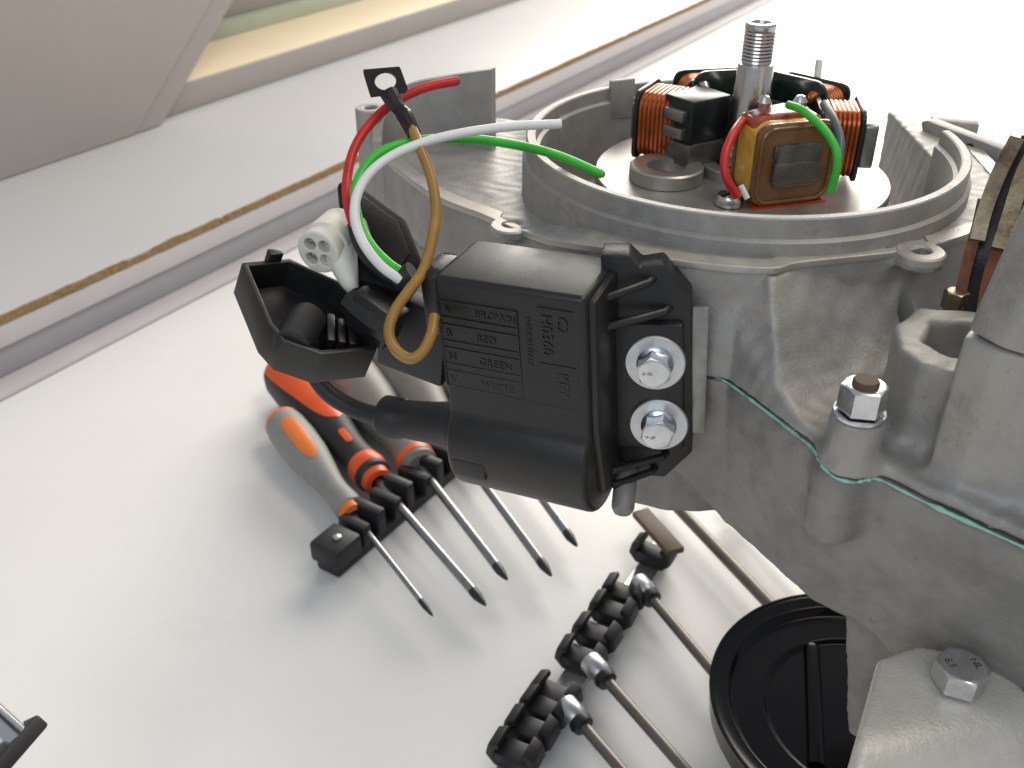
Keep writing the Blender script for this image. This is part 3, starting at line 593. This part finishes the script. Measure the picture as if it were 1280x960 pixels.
obj('brown_wire', tube(wpts((543, 395, .262), (539, 418, .259), (528, 440, .258), (512, 448, .258), (494, 436, .259), (486, 414, .260), (494, 388, .262), (512, 362, .264), (529, 338, .266), (540, 300, .268), (545, 262, .270), (539, 222, .272), (525, 185, .274), (515, 160, .276)), .00150, 14), 'w_brown', cdi)
# ring terminal on the brown wire
tm = frame(P(482, 104, d=.279), x=P(500, 140, d=.2765) - P(482, 104, d=.279), y=P(505, 96, d=.2795) - P(465, 102, d=.2785))
tmi = np.array(tm.inverted()); tn_ = np.array(tm)[:3, 2]; to_ = np.array(tm)[:3, 3]
def tl(x, y): v = ray(x, y); q = _c + v * (tn_.dot(to_ - _c) / tn_.dot(v)); return (tmi[:3, :3] @ q + tmi[:3, 3])[:2]
out = [tl(453, 88), tl(500, 84), tl(511, 115), tl(463, 121)]
cen = np.mean(out, 0); ci = [(cen[0] + .0030 * math.cos(t), cen[1] + .0030 * math.sin(t)) for t in np.linspace(0, 2 * math.pi, 40, endpoint=False)]
def to_sq(c, k):                                            # walk the square outline at the same bearing
    best = None
    for i in range(4):
        a, b = np.array(out[i]) - cen, np.array(out[(i + 1) % 4]) - cen; d = np.array(c) - cen; Mx = np.array([d, a - b]).T
        if abs(np.linalg.det(Mx)) < 1e-14: continue
        s_, t_ = np.linalg.solve(Mx, a)
        if s_ > 0 and -1e-6 <= t_ <= 1 + 1e-6: best = cen + d * s_
    return best
sq = [to_sq(c, i) for i, c in enumerate(ci)]; kk = len(ci); V = []; F = []
for z in (-.0004, .0004):
    V += [(p[0], p[1], z) for p in ci] + [(p[0], p[1], z) for p in sq]
for i in range(kk):
    j = (i + 1) % kk
    F += [(i, j, kk + j, kk + i), (2 * kk + i, 3 * kk + i, 3 * kk + j, 2 * kk + j), (i, 2 * kk + i, 2 * kk + j, j), (kk + i, kk + j, 3 * kk + j, 3 * kk + i)]
ter = obj('ring_terminal', xf((V, F), tm), 'oily', cdi, ang=30)
obj('terminal_crimp', tube(wpts((486, 116, .2785), (492, 126, .278), (499, 136, .2776), (507, 146, .2772), (513, 158, .2768), (518, 168, .2764)), .0027, 10, 3, taper=([0, .2, .45, .55, 1], [1.0, .95, .75, .92, .78])), 'oily', ter)

# steel bracket strip behind the ignition box flange
br = tag(obj('mounting_strip', xf(box(.0624, .0664, .0196, .0214, -.0520, -.0118, .0003), CM @ FRM), 'lamlight'), 'flat steel mounting strip behind the black ignition box flange', 'bracket')
# spacer screw visible below the flange
sc = P(779, 630, d=.285)
tag(obj('mounting_stud', xf(lathe([(.0001, -.003), (.0026, -.0026), (.0033, -.001), (.0034, .022), (.0001, .022)], 24), frame(sc, z=(.15, .93, .33))), 'cast_lower'), 'dark round stud end poking out below the ignition box', 'stud')

# ================================================================== CONNECTORS
def shell(outer, depth, th, floor_th):
    """open tray: outline polygon, walls th thick, closed at z=0, open at z=depth"""
    o_ = np.array(outer); c = o_.mean(0); nrm = []
    k = len(o_)
    for i in range(k):
        a, b, d = o_[i - 1], o_[i], o_[(i + 1) % k]; e1 = (b - a) / np.linalg.norm(b - a); e2 = (d - b) / np.linalg.norm(d - b)
        n1 = np.array([-e1[1], e1[0]]); n2 = np.array([-e2[1], e2[0]]); nn = n1 + n2; nn /= max(.3, nn.dot(n1)) ; nrm.append(nn)
    area_ = sum(o_[i][0] * o_[(i + 1) % k][1] - o_[(i + 1) % k][0] * o_[i][1] for i in range(k)); sg = 1 if area_ > 0 else -1
    inn = o_ + np.array(nrm) * th * sg
    V = [(p[0], p[1], 0) for p in o_] + [(p[0], p[1], depth) for p in o_] + [(p[0], p[1], depth) for p in inn] + [(p[0], p[1], floor_th) for p in inn]
    F = [tuple(range(k)), tuple(range(3 * k, 4 * k))]
    for i in range(k):
        j = (i + 1) % k
        for a in range(3): F.append((a * k + i, a * k + j, (a + 1) * k + j, (a + 1) * k + i))
    bm = bmesh.new(); vs = [bm.verts.new(v) for v in V]; [bm.faces.new([vs[i] for i in f]) for f in F]
    bmesh.ops.recalc_face_normals(bm, faces=bm.faces)
    bmesh.ops.bevel(bm, geom=[e for e in bm.edges if e.calc_face_angle(0) > .5], offset=.0004, segments=2, profile=.5, affect='EDGES')
    return from_bm(bm)
# open hood: rim traced on its own tilted plane
hp = [P(302, 328, d=.270), P(362, 322, d=.279), P(425, 352, d=.281), P(462, 400, d=.277), P(472, 436, d=.268), P(405, 437, d=.2575), P(354, 426, d=.2565), P(334, 404, d=.2585)]
hm = frame(hp[0], x=hp[6] - hp[0], y=hp[1] - hp[0])          # rim plane
hmi = np.array(hm.inverted()); h2 = [tuple((hmi[:3, :3] @ p + hmi[:3, 3])[:2]) for p in hp]
nz = (np.array(hm)[:3, 2]); flip = 1 if nz[2] < 0 else -1
hm2 = hm if flip > 0 else frame(hp[0], x=hp[6] - hp[0], y=-(hp[1] - hp[0]))
hmi = np.array(hm2.inverted()); h2 = [tuple((hmi[:3, :3] @ p + hmi[:3, 3])[:2]) for p in hp]
DEP = .0115
hood_m = hm2 @ Matrix.Translation((0, 0, DEP)) @ Matrix.Scale(-1, 4, (0, 0, 1))
hd = empty('connector_hood', hp[3], 'open black plastic connector hood hanging beside the ignition box', 'connector')
hs = obj('shell', xf(shell(h2, DEP, .0016, .002), hood_m), 'black', hd)
hc = np.mean(h2, 0)
for t_ in (.52, .64, .76):
    a = np.array(h2[6]) * (1 - t_) + np.array(h2[4]) * t_; b = np.array(h2[1]) * (1 - t_) + np.array(h2[3]) * t_
    p0, p1 = a * .86 + b * .14, a * .40 + b * .60; d_ = (p1 - p0) / np.linalg.norm(p1 - p0); q_ = np.array([-d_[1], d_[0]]) * .0007
    obj('inner_rib', xf(prism([p0 - q_ * 1.6, p1 - q_ * 1.6, p1 + q_ * 1.6, p0 + q_ * 1.6], .001, DEP - .0012, .0004), hood_m), 'black', hs)
a = np.array(h2[6]) * .9 + np.array(h2[3]) * .1
obj('lead_channel', xf(tube([(a[0] + .001, a[1], .009), ((a[0] + hc[0]) / 2, (a[1] + hc[1]) / 2, .0085), (hc[0], hc[1], .008)], .0052, 18, 6), hood_m), 'rubber', hs)
obj('latch', xf(box(-.0012, .0012, -.002, .002, -.0030, .006, .0003), hm2 @ Matrix.Translation((*(np.array(h2[0]) * .35 + np.array(h2[1]) * .65), 0))), 'black', hs)
# second half of the clamshell with the rubber grommet, behind the wires
sp = [P(422, 240, d=.292), P(440, 236, d=.294), P(508, 292, d=.288), P(530, 342, d=.277), P(505, 375, d=.270), P(450, 360, d=.272), P(432, 310, d=.280)]
sm_ = frame(sp[0], x=sp[3] - sp[0], y=sp[6] - sp[0]); smi = np.array(sm_.inverted()); s2 = [tuple((smi[:3, :3] @ p + smi[:3, 3])[:2]) for p in sp]
up = 1 if np.array(sm_)[1, 2] < 0 else -1
cs = empty('connector_cover', sp[4], 'black plastic connector half behind the coloured wires', 'connector')
cv = obj('cover_plate', xf(prism(s2, -.004, .004, .0012), sm_), 'dull', cs)
o_in = [tuple(np.array(p) * .72 + np.mean(s2, 0) * .28) for p in s2]
obj('cover_panel', xf(prism(o_in, .004 * up, .0050 * up, .0005), sm_), 'dull', cv)
obj('hinge_block', xf(box(-.007, .007, -.004, .004, -.006, .006, .001), frame(P(470, 395, d=.270), x=(.8, -.4, -.45), y=(.3, .9, 0))), 'black', cs)
obj('hinge_arm', tube([P(440, 375, d=.271), P(468, 400, d=.268), P(492, 412, d=.266)], .0045, 10), 'black', cs)
obj('grommet', tube([P(496, 350, d=.269), P(506, 346, d=.268), P(516, 340, d=.267)], .0030, 16), 'rubber', cs)
obj('cable_sheath', tube([P(506, 350, d=.269), P(482, 338, d=.268), P(458, 312, d=.268), P(446, 280, d=.272)], .0028, 14), 'rubber', cs)
tag(obj('mounting_foam', xf(box(-.012, .010, -.004, .004, -.012, .012, .001), frame(P(525, 420, d=.285), x=(.8, -.4, -.1), y=(.4, .9, 0))), 'rubber'), 'small black block in the shade behind the brown wire loop', 'block')
# white four-pin plug
wa = P(397, 316, d=.268); wb = P(428, 288, d=.279); wm_ = frame(wa, z=np.array(wa) - np.array(wb), x=(1, 0, 0))
wp = empty('white_plug', wm_, 'off-white round four-pin plug above the open black hood', 'plug')
g = Grid((-.008, -.008, -.016), (.008, .008, .0015), .0003)
D_ = rmax(g.cyl(0, 0, .0062), np.maximum(g.Z - 0, -.0150 - g.Z), .0006)
D_ = smin(D_, rmax(g.cyl(0, 0, .0068), np.maximum(g.Z + .0045, -.0145 - g.Z), .0004), .0006)
for a in range(4):
    D_ = np.maximum(D_, -np.maximum(g.cyl(.0030 * math.cos(math.pi / 4 + a * math.pi / 2), .0030 * math.sin(math.pi / 4 + a * math.pi / 2), .00175), -.008 - g.Z))
obj('plug_body', g.mesh(D_), 'white_plastic', wp, local=True, ang=None)
for a in range(4):
    c_ = (.0030 * math.cos(math.pi / 4 + a * math.pi / 2), .0030 * math.sin(math.pi / 4 + a * math.pi / 2), -.0070)
    obj('pin_socket', xf(lathe([(.0006, 0), (.0014, 0), (.0014, .0045), (.0011, .0048), (.0009, .0045), (.0006, .0035)], 20, close=True), Matrix.Translation(c_)), 'steel' if a in (1, 2) else 'white_plastic', wp, local=True)
obj('latch_tongue', tube([P(424, 310, d=.274), P(430, 330, d=.271), P(437, 352, d=.270), P(443, 364, d=.270)], .0040, 12, 5, taper=([0, 1], [1.3, .35])), 'white_plastic', wp)

# ================================================================== ENGINE STAND in the foreground
std = empty('engine_stand', (.13, .13, 0), 'galvanised stand bracket bolted under the engine with a big hex bolt', 'stand')
def zl(x, y, z): return P(x, y, z=z)
zt_ = .152
g = Grid((.055, .085, .0), (.175, .19, .165), .0011)
ta = [zl(1098, 822, zt_), zl(1145, 806, zt_), zl(1240, 818, zt_), zl(1290, 870, zt_), zl(1330, 960, zt_), zl(1330, 1060, zt_), zl(1050, 1060, zt_), zl(1068, 930, zt_)]
arm = g.poly([(p[0], p[1]) for p in ta])
fr0 = zl(1150, 925, zt_); dirv = np.array([.25, -.97]); dirv /= np.linalg.norm(dirv)
drop = (g.X - fr0[0]) * dirv[0] + (g.Y - fr0[1]) * dirv[1]
topz = zt_ - np.where(drop > 0, drop * 1.25, 0)
D_ = rmax(arm, g.Z - zt_, .0012)
D_ = smax(D_, (g.Z - zt_) * .62 + drop * .78, .005)
D_ = np.maximum(D_, .012 - g.Z + 0 * g.X)
D_ = D_ + .00012 * np.sin(g.X * 1900 + 2 * np.sin(g.Y * 900)) * np.sin(g.Y * 1700)
obj('bracket_arm', g.mesh(D_), 'bracket', std, ang=None)
obj('base_foot', box(.05, .18, .07, .20, .0005, .012, .002), 'bracket', std)
hb = zl(1197, 852, zt_ + .001)
bt = obj('hex_bolt', xf(hexhead(.0108, .0058), Matrix.Translation(hb) @ Matrix.Rotation(.15, 4, 'Z')), 'zinc', std)
for k_, t_ in enumerate(('8.8', 'NL')):
    obj('head_mark', xf(ptxt(t_, .0026, .0001), Matrix.Translation(hb) @ Matrix.Translation((-.0040 if k_ == 0 else .0020, .0018, .00588)) @ Matrix.Rotation(-1.35, 4, 'Z')), 'brass', bt)

# ================================================================== BLACK DISH on the bench
DZ = .0170; DR = .0610
pl_, pt_ = P(891, 885, z=DZ + .011), P(1022, 741, z=DZ + .012)
DC = (pl_[0] + DR * .995, pl_[1] + .002)
dish = empty('black_dish', (DC[0], DC[1], DZ), 'round black enamelled tin lid lying beside the engine', 'lid')
dprof = [(.0001, .0040), (.0370, .0040), (.0374, .0040), (.0380, .0042), (.0388, .0056), (.0394, .0058), (.0398, .0058), (.0510, .0062), (.0514, .0062), (.0520, .0065), (.0532, .0098), (.0538, .0102), (.0542, .0102), (.0590, .0108), (.0596, .0110), (.0606, .0118), (DR, .0114), (.0607, .0106), (.0600, .0010), (.0590, .0004), (.0001, .0004)]
obj('lid_body', xf(lathe(dprof, 110), Matrix.Translation((DC[0], DC[1], DZ))), 'enamel', dish, ang=60)
q0 = P(1014, 806, z=DZ + .0030); q1 = P(1020, 960, z=DZ + .0030)
obj('pressed_rib', tube([q0, q0 * .985 + q1 * .015, q0 * .96 + q1 * .04, q0 * .90 + q1 * .10, q0 * .5 + q1 * .5, q1], .0036, 24, 10, taper=([0, .08, .2, .3, .4, .6, 1], [.03, .42, .70, .86, .96, 1, 1])), 'enamel', dish)

# ================================================================== SCREWDRIVERS in a black rack
def screwdriver(kind, tip, end, rt, L_h, rmx, rsh, label):
    a = P(*tip, z=rt); b = P(*end, z=.0185); d = np.array(a) - np.array(b); Lt = np.linalg.norm(d)
    m = frame(b, z=d, x=np.cross((0, 0, 1), d))               # z along the tool, -y up?
    up = np.array(m)[:3, 1][2]
    t = empty('screwdriver', m, label, 'screwdriver', 'screwdrivers held in the black rack')
    o = lambda n_, g_, mt, p=None, **k: obj(n_, g_, mt, p or t, local=True, **k)
    H = L_h; R_ = rmx
    pr = [(.0001, 0), (R_ * .55, .0006), (R_ * .86, .004), (R_ * .98, .011), (R_, H * .28), (R_ * .93, H * .45), (R_ * .74, H * .62), (R_ * .60, H * .74), (R_ * .58, H * .83), (R_ * .66, H * .93), (R_ * .64, H * .985), (R_ * .5, H), (.0001, H)]
    if kind == 'grey':
        hnd = o('handle', lathe([p for p in pr], 40), 'grip')
        o('end_cap', lathe([(.0001, -.0006), (R_ * .5, -.0004), (R_ * .80, .0020), (R_ * .915, .0052), (R_ * .90, .0060), (.0001, .0060)], 40), 'or2', hnd)
        # oval orange badge curved over the grip
        V = []; F = []; nu, nv = 16, 18
        for iv in range(nv + 1):
            for iu in range(nu + 1):
                zz = H * (.16 + .42 * iv / nv); wv = math.sqrt(max(0, 1 - (2 * iv / nv - 1) ** 4)) * .42; an = math.pi / 2 * (1 if up > 0 else -1) + .18 + wv * (2 * iu / nu - 1)
                rr = np.interp(zz, [p[1] for p in pr], [p[0] for p in pr]) + .00035
                V.append((rr * math.cos(an), rr * math.sin(an), zz))
        for iv in range(nv):
            for iu in range(nu): q = iv * (nu + 1) + iu; F.append((q, q + 1, q + nu + 2, q + nu + 1))
        o('badge', (V, F), 'or2', hnd)
        o('collar', lathe([(R_ * .50, H * .985), (R_ * .57, H * .99), (R_ * .57, H + .004), (R_ * .3, H + .0045), (R_ * .3, H * .985)], 32, close=True), 'or2', hnd)
    elif kind == 'orange':
        hnd = o('handle', lathe(pr, 44), 'blackgrip')
        def patch(z0, z1, aw, c, mname, e=.0004, nm='grip_inlay', flare=0.0):
            V = []; F = []; nu, nv = 14, 26
            for iv in range(nv + 1):
                for iu in range(nu + 1):
                    f_ = iv / nv; zz = H * (z0 + (z1 - z0) * f_); wv = (max(0, 1 - (2 * f_ - 1) ** 6) ** .5) * aw + flare * (1 - f_); an = math.pi / 2 * (1 if up > 0 else -1) + c + wv * (2 * iu / nu - 1)
                    rr = np.interp(zz, [p[1] for p in pr], [p[0] for p in pr]) + e; V.append((rr * math.cos(an), rr * math.sin(an), zz))
            for iv in range(nv):
                for iu in range(nu): q = iv * (nu + 1) + iu; F.append((q, q + 1, q + nu + 2, q + nu + 1))
            o(nm, (V, F), mname, hnd)
        patch(.012, .63, .62, -.12, 'or', flare=.75); patch(.70, .80, .22, .15, 'or')
        o('front_collar', lathe([(R_ * .52, H * .85), (R_ * .60, H * .87), (R_ * .68, H * .925), (R_ * .66, H * .96), (R_ * .54, H * .985), (R_ * .50, H * 1.03), (R_ * .3, H * 1.035), (R_ * .3, H * .85)], 36, close=True), 'or', hnd)
    else:
        hnd = o('handle', lathe(pr, 44), 'grip_d')
        o('front_collar', lathe([(R_ * .64, H * .925), (R_ * .68, H * .93), (R_ * .67, H * .96), (R_ * .60, H * .965)], 36, close=True), 'or', hnd)
    bl = o('blade', lathe([(rsh, H * .98), (rsh, Lt - .011), (rsh * .92, Lt - .0105), (.0001, Lt - .0105)], 20), 'shaft')
    # cross tip: blackened, four flutes
    V = []; F = []; nn = 32; zs = [(Lt - .0112, 1.03, 0), (Lt - .007, 1.03, .05), (Lt - .003, .72, .42), (Lt - .0006, .38, .55), (Lt, .18, .4)]
    for z, r_, fl_ in zs:
        for i in range(nn):
            a_ = 2 * math.pi * i / nn; V.append((rsh * r_ * (1 - fl_ * .5 * (1 - math.cos(4 * a_)) * .6) * math.cos(a_), rsh * r_ * (1 - fl_ * .5 * (1 - math.cos(4 * a_)) * .6) * math.sin(a_), z))
    for k_ in range(len(zs) - 1):
        for i in range(nn): F.append((k_ * nn + i, k_ * nn + (i + 1) % nn, (k_ + 1) * nn + (i + 1) % nn, (k_ + 1) * nn + i))
    F += [tuple(range(nn)), tuple(range((len(zs) - 1) * nn, len(zs) * nn))]
    o('cross_tip', (V, F), 'tip', bl)
    return t
screwdriver('grey', (541, 770), (350, 524), .012, .094, .0118, .0015, 'small grey screwdriver with orange end cap and oval orange badge')
screwdriver('orange', (607, 757), (352, 462), .012, .128, .0155, .0023, 'orange and black handled screwdriver next to the small grey one')
screwdriver('taupe', (634, 725), (425, 452), .012, .122, .0165, .0023, 'taupe grey screwdriver clipped beside the orange and black one')
screwdriver('taupe', (689, 720), (480, 434), .012, .118, .0180, .0023, 'taupe grey screwdriver partly hidden behind the high tension lead boot')
screwdriver('taupe', (721, 683), (536, 428), .012, .100, .0160, .0023, 'screwdriver with only its tip and short blade showing below the ignition box')
# rack: rail, clips (two jaws each), rivet
ra, rb = P(418, 690, z=.010), P(640, 505, z=.010); rd = rb - ra; RL = np.linalg.norm(rd)
rm = frame((ra[0], ra[1], 0), x=rd, y=np.cross((0, 0, 1), rd))
rk = empty('screwdriver_rack', rm, 'black plastic clip rack holding the row of screwdrivers', 'rack')
obj('rail', box(-.006, RL, -.007, .007, .0006, .0070, .001), 'clip', rk, local=True)
obj('rivet', xf(lathe([(.0001, 0), (.0022, 0), (.0020, .0008), (.0001, .0012)], 20), Matrix.Translation((.002, -.001, .0182))), 'zinc', rk, local=True)
obj('end_block', box(-.008, .011, -.0090, .0090, .0065, .0180, .0018), 'clip', rk, local=True)
xs_ = [.017, .028, .040, .052, .064, .076, .088, .100]
for i, x in enumerate(xs_):
    if x < RL: jw = random.uniform(-.0012, .0012); obj('clip_jaw', box(x - .0030 + jw, x + .0030 + jw, -.0080 - random.random() * .002, .0085 + random.random() * .002, .0065, .0180 + random.random() * .0045, .0014), 'clip', rk, local=True)
# ================================================================== SOCKET RAIL with clips and long nut drivers
ra, rb = P(628, 965, z=.009), P(832, 668, z=.009); rd = rb - ra; RL = np.linalg.norm(rd)
rm = frame((ra[0], ra[1], 0), x=rd, y=np.cross((0, 0, 1), rd))  # y points to the upper left
rl = empty('socket_rail', rm, 'bright metal rail lined with black plastic clips', 'rail')
obj('strip', box(-.02, RL, -.0055, .0055, .0012, .0032, .0004), 'alu_strip', rl, local=True)
rmi = np.array(rm.inverted())
def rl_x(px, py): return (rmi[:3, :3] @ P(px, py, z=.012) + rmi[:3, 3])[0]
def jaw(side):
    """one bent clip jaw: a hooked thick plate, leaning outwards"""
    pts = [(.0, .0032), (side * .0062, .0032), (side * .0098, .0075), (side * .0088, .0130), (side * .0050, .0152), (side * .0042, .0128), (side * .0062, .0110), (side * .0066, .0080), (side * .0045, .0058), (.0, .0058)]
    v, f = prism(pts, -.0047, .0047, .0006); v = np.asarray(v); return v[:, [2, 0, 1]], f
clips = [(645, 935), (663, 905), (683, 880), (706, 848 + 20), (722, 813), (742, 785), (762, 756), (779, 735), (812, 683)]
base_jaws = None
for i, c_ in enumerate(clips):
    x = rl_x(*c_)
    if base_jaws is None:
        cp = obj('clip', join(jaw(1), jaw(-1), box(-.0046, .0046, -.0068, .0068, .0034, .0098, .0010)), 'clip', rl, local=True); base_jaws = cp
    else:
        cp = base_jaws.copy(); S.collection.objects.link(cp); cp.parent = rl
    cp.scale = (1.1, 1.12, 1.1); cp.location = (x, 0, 0); cp.rotation_euler = (0, 0, random.uniform(-.08, .08))
def driver(px0, px1, z0, z1, label, rs=.0024, sock=True, m='rod'):
    a = P(*px0, z=z0); b = P(*px1, z=z1); mm = frame(a, z=b - a, x=np.cross((0, 0, 1), b - a)); Lr = np.linalg.norm(b - a)
    t = empty('nut_driver', mm, label, 'nut driver', 'long nut drivers clipped along the rail')
    obj('rod', lathe([(rs, .010), (rs, Lr), (rs * .8, Lr + .0006), (.0001, Lr + .0006)], 6 if m == 'hex' else 20), 'rod', t, local=True)
    if sock:
        obj('socket', lathe([(.0030, .004), (.0033, .0002), (.0036, 0), (.0047, 0), (.0050, .0005), (.0050, .0065), (.0040, .0095), (rs, .0120), (rs * .6, .0120), (.0030, .0085)], 32, close=True), 'washer', t, local=True)
        obj('retaining_ring', lathe([(rs, .0095), (.0046, .0098), (.0050, .0110), (.0044, .0135), (rs, .0140)], 24, close=True), 'clip', t, local=True)
        obj('socket_bore', lathe([(.0001, .0032), (.0034, .0030), (.0034, .0044), (.0001, .0044)], 24), 'oily', t, local=True)
    return t
driver((797, 727), (935, 892), .012, .012, 'long nut driver whose rod runs under the rim of the black lid')
driver((737, 826), (890, 1000), .012, .012, 'long nut driver in the middle of the clip rail')
driver((706, 880), (800, 990), .012, .012, 'long nut driver next to the lower end of the clip rail')
driver((822, 608), (1000, 795), .012, .012, 'long nut driver passing under the engine towards the black lid', .0030)
driver((912, 622), (1040, 762), .012, .012, 'nut driver rod mostly hidden below the engine case edge', .0027)
pa, pb = P(800, 640, z=.020), P(845, 690, z=.024)
tag(obj('flat_bar', xf(box(-.0045, .0045, -.0016, .0016, 0, float(np.linalg.norm(pb - pa)), .0005), frame(pa, z=pb - pa, x=np.cross((0, 0, 1), pb - pa))), 'bar'), 'short brownish flat bar lying across the upper end of the clip rail', 'bar')

# ================================================================== chrome leg with black foot, lower left
la, lb = P(-30, 880, z=.075), P(17, 922, z=.062); ld = lb - la
lg = empty('chrome_leg', lb, 'chrome tube ending in a black plastic foot at the bench corner', 'leg')
lx = Vector(P(38, 915, z=.062) - P(0, 955, z=.062)).normalized()
obj('tube', tube([la - ld * 1.5, la, lb], .0052, 24, smooth=False), 'chrome', lg)
lm = frame(lb, z=ld, x=lx)
obj('foot', xf(box(-.016, .0085, -.0060, .0060, -.0005, .0052, .0012), lm), 'blackgrip', lg)
